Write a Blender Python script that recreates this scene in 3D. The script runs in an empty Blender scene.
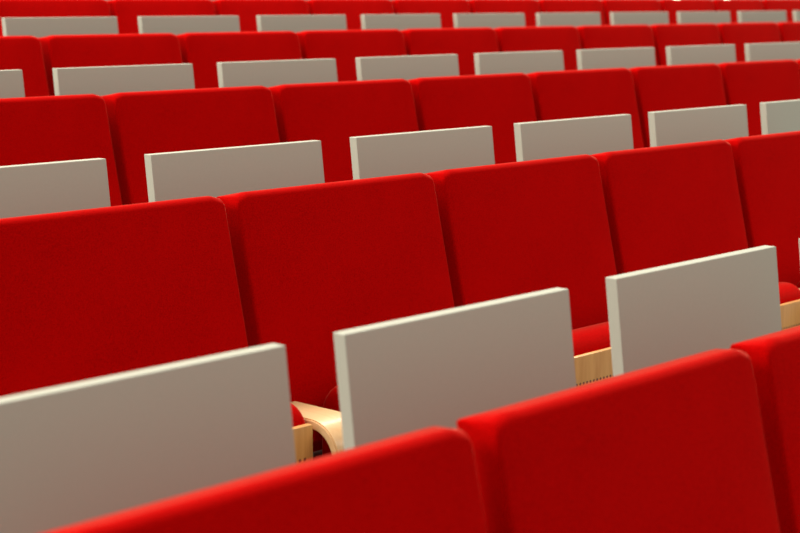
import bpy, bmesh, math
from mathutils import Vector, Matrix

S = bpy.context.scene
COL = S.collection

# ------------------------------------------------------------------ layout
PITCH = 0.52                      # seat pitch along a row
D1, ROW, RISE = 1.1132, 1.0148, 0.1095   # first row distance, row depth, step height
TOP = 0.86                        # top of a back above its own floor
LEAN = math.tan(0.226)            # recline of the backs
DESK_LEAN = 0.1208
OFF = [1.2430, 1.8160, 2.3513, 2.8843, 3.9000]       # x of one seat joint per row
DESK_OFF = [1.334, 1.8596, 2.3833, 2.918, 3.934]
DESK_W, DESK_Y, DESK_TOP, DESK_T, DESK_H = 0.422, 0.2242, 0.9133, 0.020, 0.30
SEATS = [(-1, 1), (-1, 3), (-1, 6), (-1, 8), (-1, 9)]
DESKS = [(-1, 2), (-1, 4), (-1, 6), (0, 9), (-1, 10)]
SLACK = {(0, -1): (0.004, 0, 0.0025), (0, 0): (-0.001, 0, 0.001), (0, 1): (0.009, 0, 0.0015), (0, 2): (0.012, 0, 0.0015)}   # hinges do not all sit alike
SEAT_SET = [(-0.043, 0.0065), (-0.020, 0.0005), (0, -0.001), (0, 0), (0, 0)]   # small depth and height differences of the seat rows
def row_y(n): return D1 + ROW * n
def row_z(n): return RISE * n + {4: -0.001}.get(n, 0.0)

# ------------------------------------------------------------------ materials
def nodes(name):
    m = bpy.data.materials.new(name); m.use_nodes = True
    nt = m.node_tree
    return m, nt, nt.nodes['Principled BSDF']

def fabric(name, col, col2):
    m, nt, b = nodes(name)
    tc = nt.nodes.new('ShaderNodeTexCoord')
    n1 = nt.nodes.new('ShaderNodeTexNoise'); n1.inputs['Scale'].default_value = 420; n1.inputs['Detail'].default_value = 3
    n2 = nt.nodes.new('ShaderNodeTexNoise'); n2.inputs['Scale'].default_value = 9; n2.inputs['Detail'].default_value = 4
    nt.links.new(tc.outputs['Object'], n1.inputs['Vector']); nt.links.new(tc.outputs['Object'], n2.inputs['Vector'])
    add = nt.nodes.new('ShaderNodeMath'); add.operation = 'MULTIPLY_ADD'
    nt.links.new(n1.outputs['Fac'], add.inputs[0]); add.inputs[1].default_value = 0.95
    sc = nt.nodes.new('ShaderNodeMath'); sc.operation = 'MULTIPLY'; sc.inputs[1].default_value = 0.25
    nt.links.new(n2.outputs['Fac'], sc.inputs[0]); nt.links.new(sc.outputs[0], add.inputs[2])
    r = nt.nodes.new('ShaderNodeValToRGB')
    r.color_ramp.elements[0].position = 0.34; r.color_ramp.elements[1].position = 0.66
    r.color_ramp.elements[0].color = (*col, 1); r.color_ramp.elements[1].color = (*col2, 1)
    nt.links.new(add.outputs[0], r.inputs['Fac']); nt.links.new(r.outputs['Color'], b.inputs['Base Color'])
    bp = nt.nodes.new('ShaderNodeBump'); bp.inputs['Strength'].default_value = 0.22; bp.inputs['Distance'].default_value = 0.002
    nt.links.new(n1.outputs['Fac'], bp.inputs['Height']); nt.links.new(bp.outputs['Normal'], b.inputs['Normal'])
    b.inputs['Roughness'].default_value = 0.9
    b.inputs['Specular IOR Level'].default_value = 0.02
    b.inputs['Sheen Weight'].default_value = 0.80
    b.inputs['Sheen Roughness'].default_value = 0.25
    b.inputs['Sheen Tint'].default_value = (1, 0.27, 0.18, 1)
    return m

def plain(name, col, rough=0.5, metal=0.0, var=0.06, scale=40, spec=0.4):
    m, nt, b = nodes(name)
    tc = nt.nodes.new('ShaderNodeTexCoord')
    n = nt.nodes.new('ShaderNodeTexNoise'); n.inputs['Scale'].default_value = scale; n.inputs['Detail'].default_value = 4
    nt.links.new(tc.outputs['Object'], n.inputs['Vector'])
    r = nt.nodes.new('ShaderNodeValToRGB')
    r.color_ramp.elements[0].color = (*[c * (1 - var) for c in col], 1)
    r.color_ramp.elements[1].color = (*[min(1, c * (1 + var)) for c in col], 1)
    nt.links.new(n.outputs['Fac'], r.inputs['Fac']); nt.links.new(r.outputs['Color'], b.inputs['Base Color'])
    b.inputs['Roughness'].default_value = rough; b.inputs['Metallic'].default_value = metal
    b.inputs['Specular IOR Level'].default_value = spec
    return m

def wood(name, light, dark, perforated=False, vertical=True):
    m, nt, b = nodes(name)
    tc = nt.nodes.new('ShaderNodeTexCoord')
    mp = nt.nodes.new('ShaderNodeMapping')
    mp.inputs['Scale'].default_value = (26, 26, 2.2) if vertical else (26, 2.2, 26)
    nt.links.new(tc.outputs['Object'], mp.inputs['Vector'])
    n = nt.nodes.new('ShaderNodeTexNoise'); n.inputs['Scale'].default_value = 1.6
    n.inputs['Detail'].default_value = 6; n.inputs['Distortion'].default_value = 1.2
    nt.links.new(mp.outputs['Vector'], n.inputs['Vector'])
    r = nt.nodes.new('ShaderNodeValToRGB')
    r.color_ramp.elements[0].position = 0.32; r.color_ramp.elements[1].position = 0.66
    r.color_ramp.elements[0].color = (*dark, 1); r.color_ramp.elements[1].color = (*light, 1)
    nt.links.new(n.outputs['Fac'], r.inputs['Fac'])
    out = r.outputs['Color']
    if perforated:
        # small drilled acoustic holes on a 9 mm grid, starting 55 mm below the upper edge
        sx = nt.nodes.new('ShaderNodeSeparateXYZ'); nt.links.new(tc.outputs['Object'], sx.inputs[0])
        def math_(op, a, bb=None, c=None):
            q = nt.nodes.new('ShaderNodeMath'); q.operation = op
            for i, v in enumerate((a, bb, c)):
                if v is None: continue
                if isinstance(v, (int, float)): q.inputs[i].default_value = v
                else: nt.links.new(v, q.inputs[i])
            return q.outputs[0]
        def cell(sock, off, step):
            return math_('SUBTRACT', math_('FRACT', math_('DIVIDE', math_('ADD', sock, off), step)), 0.5)
        cx = cell(sx.outputs['X'], 10.0, 0.0107); cz = cell(sx.outputs['Z'], 10.7 - 0.4665 + 0.00535, 0.0107)
        d = math_('SQRT', math_('ADD', math_('MULTIPLY', cx, cx), math_('MULTIPLY', cz, cz)))
        hole = math_('LESS_THAN', d, 0.27)
        hole = math_('MULTIPLY', hole, math_('LESS_THAN', sx.outputs['Z'], 0.4715))
        hole = math_('MULTIPLY', hole, math_('LESS_THAN', math_('ABSOLUTE', math_('SUBTRACT', sx.outputs['X'], 0.288)), 0.19))
        mx = nt.nodes.new('ShaderNodeMix'); mx.data_type = 'RGBA'
        nt.links.new(hole, mx.inputs['Factor']); nt.links.new(out, mx.inputs['A'])
        mx.inputs['B'].default_value = (0.10, 0.045, 0.016, 1)
        out = mx.outputs['Result']
    nt.links.new(out, b.inputs['Base Color'])
    b.inputs['Roughness'].default_value = 0.38
    b.inputs['Coat Weight'].default_value = 0.15
    return m

RED = fabric('red_wool_fabric', (0.335, 0.0002, 0.0003), (0.495, 0.0008, 0.0006))
GREY = plain('grey_laminate', (0.440, 0.468, 0.390), 0.55, var=0.03, scale=200, spec=0.3)
BIRCH = wood('birch_plywood', (0.86, 0.58, 0.30), (0.74, 0.45, 0.20), vertical=False)
PERF = wood('perforated_birch', (0.72, 0.38, 0.115), (0.60, 0.28, 0.07), perforated=True)
STEEL = plain('dark_steel', (0.05, 0.05, 0.055), 0.45, 0.6)
CARPET = plain('dark_carpet', (0.10, 0.085, 0.08), 0.95, var=0.3, scale=300, spec=0.1)
PLASTER = plain('warm_plaster', (0.62, 0.42, 0.36), 0.9, var=0.05, scale=6, spec=0.1)

# ------------------------------------------------------------------ mesh helpers
def link(name, bm, mat, parent=None, smooth=True):
    me = bpy.data.meshes.new(name)
    bmesh.ops.recalc_face_normals(bm, faces=bm.faces)
    bm.to_mesh(me); bm.free()
    me.materials.append(mat)
    if smooth:
        for p in me.polygons: p.use_smooth = True
        if hasattr(me, 'set_sharp_from_angle'): me.set_sharp_from_angle(angle=math.radians(40))
    o = bpy.data.objects.new(name, me); COL.objects.link(o)
    if parent: o.parent = parent
    return o

def empty(name, loc):
    o = bpy.data.objects.new(name, None); COL.objects.link(o); o.location = loc
    o.empty_display_size = 0.1
    return o

def box(bm, lo, hi, bevel=0.0, seg=2):
    r = bmesh.ops.create_cube(bm, size=1.0)
    vs = r['verts']
    for v in vs:
        v.co = Vector([lo[i] + (v.co[i] + 0.5) * (hi[i] - lo[i]) for i in range(3)])
    if bevel:
        es = list({e for v in vs for e in v.link_edges})
        bmesh.ops.bevel(bm, geom=es, offset=bevel, segments=seg, affect='EDGES', profile=0.5)

def arc(cx, cy, r, a0, a1, n):
    return [(cx + r * math.cos(math.radians(a0 + (a1 - a0) * i / n)), cy + r * math.sin(math.radians(a0 + (a1 - a0) * i / n))) for i in range(n + 1)]

def cushion(profile, x0, x1, r, nx=14, shape=None):
    """Upholstered body: a closed (y, z) profile swept along x, its two ends rolled over with radius r."""
    n = len(profile)
    P = [Vector(p) for p in profile]
    # inward normals (profile is counter-clockwise seen from +x)
    N = []
    for i in range(n):
        t = (P[(i + 1) % n] - P[i - 1]).normalized()
        N.append(Vector((-t.y, t.x)))
    area = sum(P[i].x * P[(i + 1) % n].y - P[(i + 1) % n].x * P[i].y for i in range(n))
    if area < 0: N = [-v for v in N]
    m = 6
    rfun = r if callable(r) else (lambda y: r)
    st = [('a', i / m) for i in range(m + 1)] + [('m', i / nx) for i in range(1, nx)] + [('b', 1 - i / m) for i in range(m + 1)]
    bm = bmesh.new(); rings = []
    for kind, t in st:
        ring = []
        for p, nv in zip(P, N):
            rr = rfun(p.x)
            if kind == 'm': x, ins = x0 + rr + (x1 - x0 - 2 * rr) * t, 0.0
            elif kind == 'a': x, ins = x0 + rr * (1 - math.cos(math.pi / 2 * t)), rr * (1 - math.sin(math.pi / 2 * t))
            else: x, ins = x1 - rr * (1 - math.cos(math.pi / 2 * t)), rr * (1 - math.sin(math.pi / 2 * t))
            q = p + nv * ins
            if shape: q = Vector(shape((x - x0) / (x1 - x0), q.x, q.y))
            ring.append(bm.verts.new((x, q.x, q.y)))
        rings.append(ring)
    for a, b in zip(rings, rings[1:]):
        for i in range(n):
            bm.faces.new((a[i], a[(i + 1) % n], b[(i + 1) % n], b[i]))
    bm.faces.new(rings[0]); bm.faces.new(list(reversed(rings[-1])))
    return bm

def resample(pts, step):
    out = []
    n = len(pts)
    for i in range(n):
        a, b = Vector(pts[i]), Vector(pts[(i + 1) % n])
        k = max(1, int((b - a).length / step))
        for j in range(k): out.append(tuple(a.lerp(b, j / k)))
    return out

# ------------------------------------------------------------------ seat (origin: floor, left joint, rear top edge of the back)
def make_seat():
    root = empty('auditorium_seat', (0, 0, 0))
    # ---- backrest: padded slab, rolled top, reclined
    T, H0, H1 = 0.054, 0.40, TOP
    rf, rb = 0.014, 0.005
    ct, st_ = math.cos(0.226), math.sin(0.226)
    prof = [(-T, H0 + 0.02)] + [(-T + 0.02, H0), (-0.02, H0), (0, H0 + 0.02)]
    prof += arc(-rb, H1 - rb, rb, 0, 90, 5)
    prof += arc(-T + rf, H1 - rf, rf, 90, 180, 10)
    prof = resample(prof, 0.02)
    xa, xb = 0.028, PITCH + 0.003
    def back_shape(u, y, z):
        fw = max(0.0, min(1.0, -y / T))
        v = (z - H0) / (H1 - H0)
        bulge = 0.009 * fw * (1 - (2 * u - 1) ** 4) * max(0, math.sin(math.pi * min(1, max(0, v)))) ** 0.7
        # upper corners of the front rounded off, those of the rear nearly square
        e = min(u, 1 - u) * (xb - xa); rc = 0.022
        if e < rc: z -= (rc - math.sqrt(max(0, rc * rc - (rc - e) ** 2))) * fw ** 1.5 * max(0, (v - 0.5) / 0.5) ** 2
        y -= bulge
        b = z - H1
        return (b * st_ + (y + T) * ct, H1 + b * ct - (y + T) * st_ + 0.0065)
    roll = lambda y: 0.002 + 0.004 * max(0.0, min(1.0, -y / T))
    link('backrest', cushion(prof, xa, xb, roll, 24, back_shape), RED, root)
    # ---- tipped-up seat cushion, its upholstered top leaning on the back
    yw = -0.245                      # outer face of the plywood underside
    c0, c1 = yw + 0.0135, yw + 0.133
    z0, z1 = 0.110, 0.550
    rt = 0.064
    pr = [(c0, z0 + 0.03), (c0 + 0.03, z0), (c1 - 0.03, z0), (c1, z0 + 0.03)]
    pr += arc(c1 - rt, z1 - rt, rt, 0, 90, 8) + arc(c0 + 0.047, z1 - 0.047, 0.047, 90, 180, 10)
    pr = resample(pr, 0.04)
    seat = link('seat_cushion', cushion(pr, 0.107, PITCH - 0.0225, 0.018, 12), RED, root)
    bm = bmesh.new()
    box(bm, (0.080, yw, 0.10), (PITCH - 0.031, yw + 0.013, 0.5205), 0.0025, 2)
    sh = link('seat_shell', bm, PERF, seat)
    sh['label'] = 'perforated birch plywood underside'
    # ---- bent plywood armrest on the left joint: top strip, rounded front, leg down to the floor
    za, yf, R_, th = 0.5235, -0.293, 0.064, 0.016
    outer = [(-0.118, za)] + arc(yf + R_, za - R_, R_, 90, 180, 10) + [(yf, 0.0)]
    inner = [(yf + th, 0.0)] + arc(yf + R_, za - R_, R_ - th, 180, 90, 10) + [(-0.118, za - th)]
    bm = bmesh.new()
    poly = outer + inner
    L = [bm.verts.new((-0.0215, y, z)) for y, z in poly]
    Rr = [bm.verts.new((0.049, y, z)) for y, z in poly]
    n = len(poly)
    for i in range(n): bm.faces.new((L[i], L[(i + 1) % n], Rr[(i + 1) % n], Rr[i]))
    k = len(outer)
    for i in range(k - 1):
        bm.faces.new((L[i], L[n - 1 - i], L[n - 2 - i], L[i + 1]))
        bm.faces.new((Rr[i], Rr[i + 1], Rr[n - 2 - i], Rr[n - 1 - i]))
    bmesh.ops.remove_doubles(bm, verts=bm.verts, dist=1e-5)
    es = [e for e in bm.edges if len(e.link_faces) == 2 and e.calc_face_angle(0) > 1.2]
    bmesh.ops.bevel(bm, geom=es, offset=0.0025, segments=2, affect='EDGES')
    link('armrest', bm, BIRCH, root)
    # ---- steel frame under it all: upright behind the back, foot, seat beam
    bm = bmesh.new()
    box(bm, (0.255, -0.085, 0.0), (0.305, -0.055, 0.44), 0.004)
    box(bm, (0.24, -0.16, 0.0), (0.32, 0.02, 0.012), 0.003)
    box(bm, (0.06, -0.085, 0.375), (PITCH - 0.022, -0.055, 0.405), 0.004)
    link('support_frame', bm, STEEL, root)
    return root

# ------------------------------------------------------------------ folding desk (origin: floor, left end, upper front edge of the board)
def make_desk():
    root = empty('folding_desk', (0, 0, 0))
    bm = bmesh.new()
    box(bm, (0, 0, DESK_TOP - DESK_H), (DESK_W, DESK_T, DESK_TOP), 0.0014, 2)
    for v in bm.verts: v.co.y -= (DESK_TOP - v.co.z) * DESK_LEAN
    link('desk_board', bm, GREY, root, smooth=False)
    yb = -DESK_H * DESK_LEAN
    for x in (0.06, DESK_W - 0.06):
        bm = bmesh.new()
        box(bm, (x - 0.015, yb - 0.004, 0.0), (x + 0.015, yb + 0.024, DESK_TOP - DESK_H + 0.002), 0.003)
        box(bm, (x - 0.03, yb - 0.03, 0.0), (x + 0.03, yb + 0.05, 0.010), 0.003)
        link('leg', bm, STEEL, root)
    bm = bmesh.new()
    bmesh.ops.create_cone(bm, cap_ends=True, segments=20, radius1=0.011, radius2=0.011, depth=DESK_W - 0.06,
                          matrix=Matrix.Translation((DESK_W / 2, yb + 0.01, DESK_TOP - DESK_H - 0.012)) @ Matrix.Rotation(math.pi / 2, 4, 'Y'))
    link('hinge', bm, STEEL, root)
    return root

def copy_thing(o):
    c = o.copy(); COL.objects.link(c)
    for ch in o.children:
        d = ch.copy(); COL.objects.link(d); d.parent = c
        for g in ch.children:
            e = g.copy(); COL.objects.link(e); e.parent = d
    return c

ORD = ['first', 'second', 'third', 'fourth', 'fifth', 'sixth', 'seventh', 'eighth', 'ninth', 'tenth', 'eleventh', 'twelfth']
ROWNAME = ['nearest row', 'second row', 'third row', 'fourth row', 'farthest row']
def place_word(i, n):
    if i == 0: return 'leftmost'
    if i == n - 1: return 'rightmost'
    return ORD[i] + ' from the left'

def run(make, spec, offs, y_add, text, cat, group):
    proto = make(); first = True
    for r, (a, b) in enumerate(spec):
        n = b - a + 1
        for i in range(n):
            o = proto if first else copy_thing(proto)
            first = False
            o.location = (offs[r] + (a + i) * PITCH, row_y(r) + y_add, row_z(r))
            if make is make_seat:
                o.location += Vector((0.010 * (a + i + 1) if r == 0 else 0, *SEAT_SET[r]))
            else:
                o.location += Vector(SLACK.get((r, a + i), (0, 0, 0)))
            o['label'] = text % (place_word(i, n), ROWNAME[r])
            o['category'] = cat
            o['group'] = group % ROWNAME[r]

run(make_seat, SEATS, OFF, 0.0, 'red fabric auditorium seat, %s in the %s of seats', 'seat', 'red seats of the %s')
run(make_desk, DESKS, DESK_OFF, DESK_Y, 'upright grey desk board, %s of those behind the %s', 'desk', 'grey desk boards behind the %s')

# ------------------------------------------------------------------ stepped floor and rear wall
X0, X1, YB = -6.0, 20.0, row_y(4) + 1.9
pts = [(-3.0, -0.3), (-3.0, -RISE)]
y = row_y(0) - 0.60
pts.append((y, -RISE)); pts.append((y, row_z(0)))
for n in range(1, 5):
    y = row_y(n) - 0.60
    pts += [(y, row_z(n - 1)), (y, row_z(n))]
pts += [(YB, row_z(4)), (YB, -0.3)]
bm = bmesh.new()
A = [bm.verts.new((X0, y, z)) for y, z in pts]; B = [bm.verts.new((X1, y, z)) for y, z in pts]
for i in range(len(pts)):
    j = (i + 1) % len(pts)
    bm.faces.new((A[i], A[j], B[j], B[i]))
bm.faces.new(A); bm.faces.new(list(reversed(B)))
fl = link('floor', bm, CARPET, smooth=False); fl['kind'] = 'structure'
bm = bmesh.new(); box(bm, (X0, YB, -0.3), (X1, YB + 0.15, 4.6))
wl = link('wall_back', bm, PLASTER, smooth=False); wl['kind'] = 'structure'

# ------------------------------------------------------------------ two small lamps on the rear wall, glimpsed over the farthest row
GLOW = bpy.data.materials.new('lamp_glow'); GLOW.use_nodes = True
gb = GLOW.node_tree.nodes['Principled BSDF']
gb.inputs['Base Color'].default_value = (0.9, 0.88, 0.8, 1)
gb.inputs['Emission Color'].default_value = (1.0, 0.93, 0.78, 1); gb.inputs['Emission Strength'].default_value = 6.0
for lx, lz, which in ((10.451, 1.318, 'left'), (11.119, 1.324, 'right')):
    t = empty('wall_light', (lx, YB, lz))
    t['label'] = '%s of the two small glowing wall lights above the farthest seats' % which
    t['category'] = 'lamp'; t['group'] = 'lights on the rear wall'
    bm = bmesh.new()
    bmesh.ops.create_cone(bm, cap_ends=True, segments=32, radius1=0.085, radius2=0.078, depth=0.03,
                          matrix=Matrix.Translation((0, -0.015, 0)) @ Matrix.Rotation(math.pi / 2, 4, 'X'))
    link('base', bm, STEEL, t)
    bm = bmesh.new()
    bmesh.ops.create_uvsphere(bm, u_segments=24, v_segments=12, radius=0.07)
    for v in bm.verts: v.co = Vector((v.co.x, v.co.y * 0.5 - 0.035, v.co.z))
    link('diffuser', bm, GLOW, t)

# ------------------------------------------------------------------ light
def area(name, loc, target, sx, sy, power, col):
    l = bpy.data.lights.new(name, 'AREA'); l.shape = 'RECTANGLE'; l.size = sx; l.size_y = sy
    l.energy = power; l.color = col
    o = bpy.data.objects.new(name, l); COL.objects.link(o); o.location = loc
    o.rotation_euler = (Vector(target) - Vector(loc)).to_track_quat('-Z', 'Y').to_euler()
    return o
area('ceiling_light', (4.0, 6.1, 8.6), (4.0, 5.6, 0), 14.0, 2.5, 1600, (1.0, 0.91, 0.79))
area('side_light', (-4.2, 5.4, 4.2), (2.6, 2.0, 0.8), 3.5, 2.5, 420, (1.0, 0.92, 0.82))
area('front_fill', (6.0, -3.0, 4.8), (5.0, 2.5, 0.8), 3.5, 2.0, 115, (1.0, 0.93, 0.82))  # added fill to brighten seat and board fronts, not a lamp of the hall

w = bpy.data.worlds.new('World'); S.world = w; w.use_nodes = True
w.node_tree.nodes['Background'].inputs['Color'].default_value = (1.0, 0.93, 0.84, 1)
w.node_tree.nodes['Background'].inputs['Strength'].default_value = 0.55

# ------------------------------------------------------------------ camera
yaw, pit = 0.75342, 0.158114
Fh = Vector((math.cos(yaw), math.sin(yaw), 0)); Rv = Vector((math.sin(yaw), -math.cos(yaw), 0))
F = Fh * math.cos(pit) - Vector((0, 0, math.sin(pit))); U = Rv.cross(F)
cd = bpy.data.cameras.new('camera'); cam = bpy.data.objects.new('camera', cd); COL.objects.link(cam)
M = Matrix((Rv, U, -F)).transposed().to_4x4(); M.translation = (0, 0, TOP + 0.4345)
cam.matrix_world = M
cd.sensor_width = 36.0; cd.lens = 36.0 * 1670 / 800
cd.clip_start = 0.05
cd.dof.use_dof = True; cd.dof.focus_distance = 3.05; cd.dof.aperture_fstop = 6.3
S.camera = cam

S.view_settings.view_transform = 'Standard'; S.view_settings.look = 'None'
S.view_settings.gamma = 1.0; S.view_settings.exposure = 0.09
S.view_settings.use_curve_mapping = False
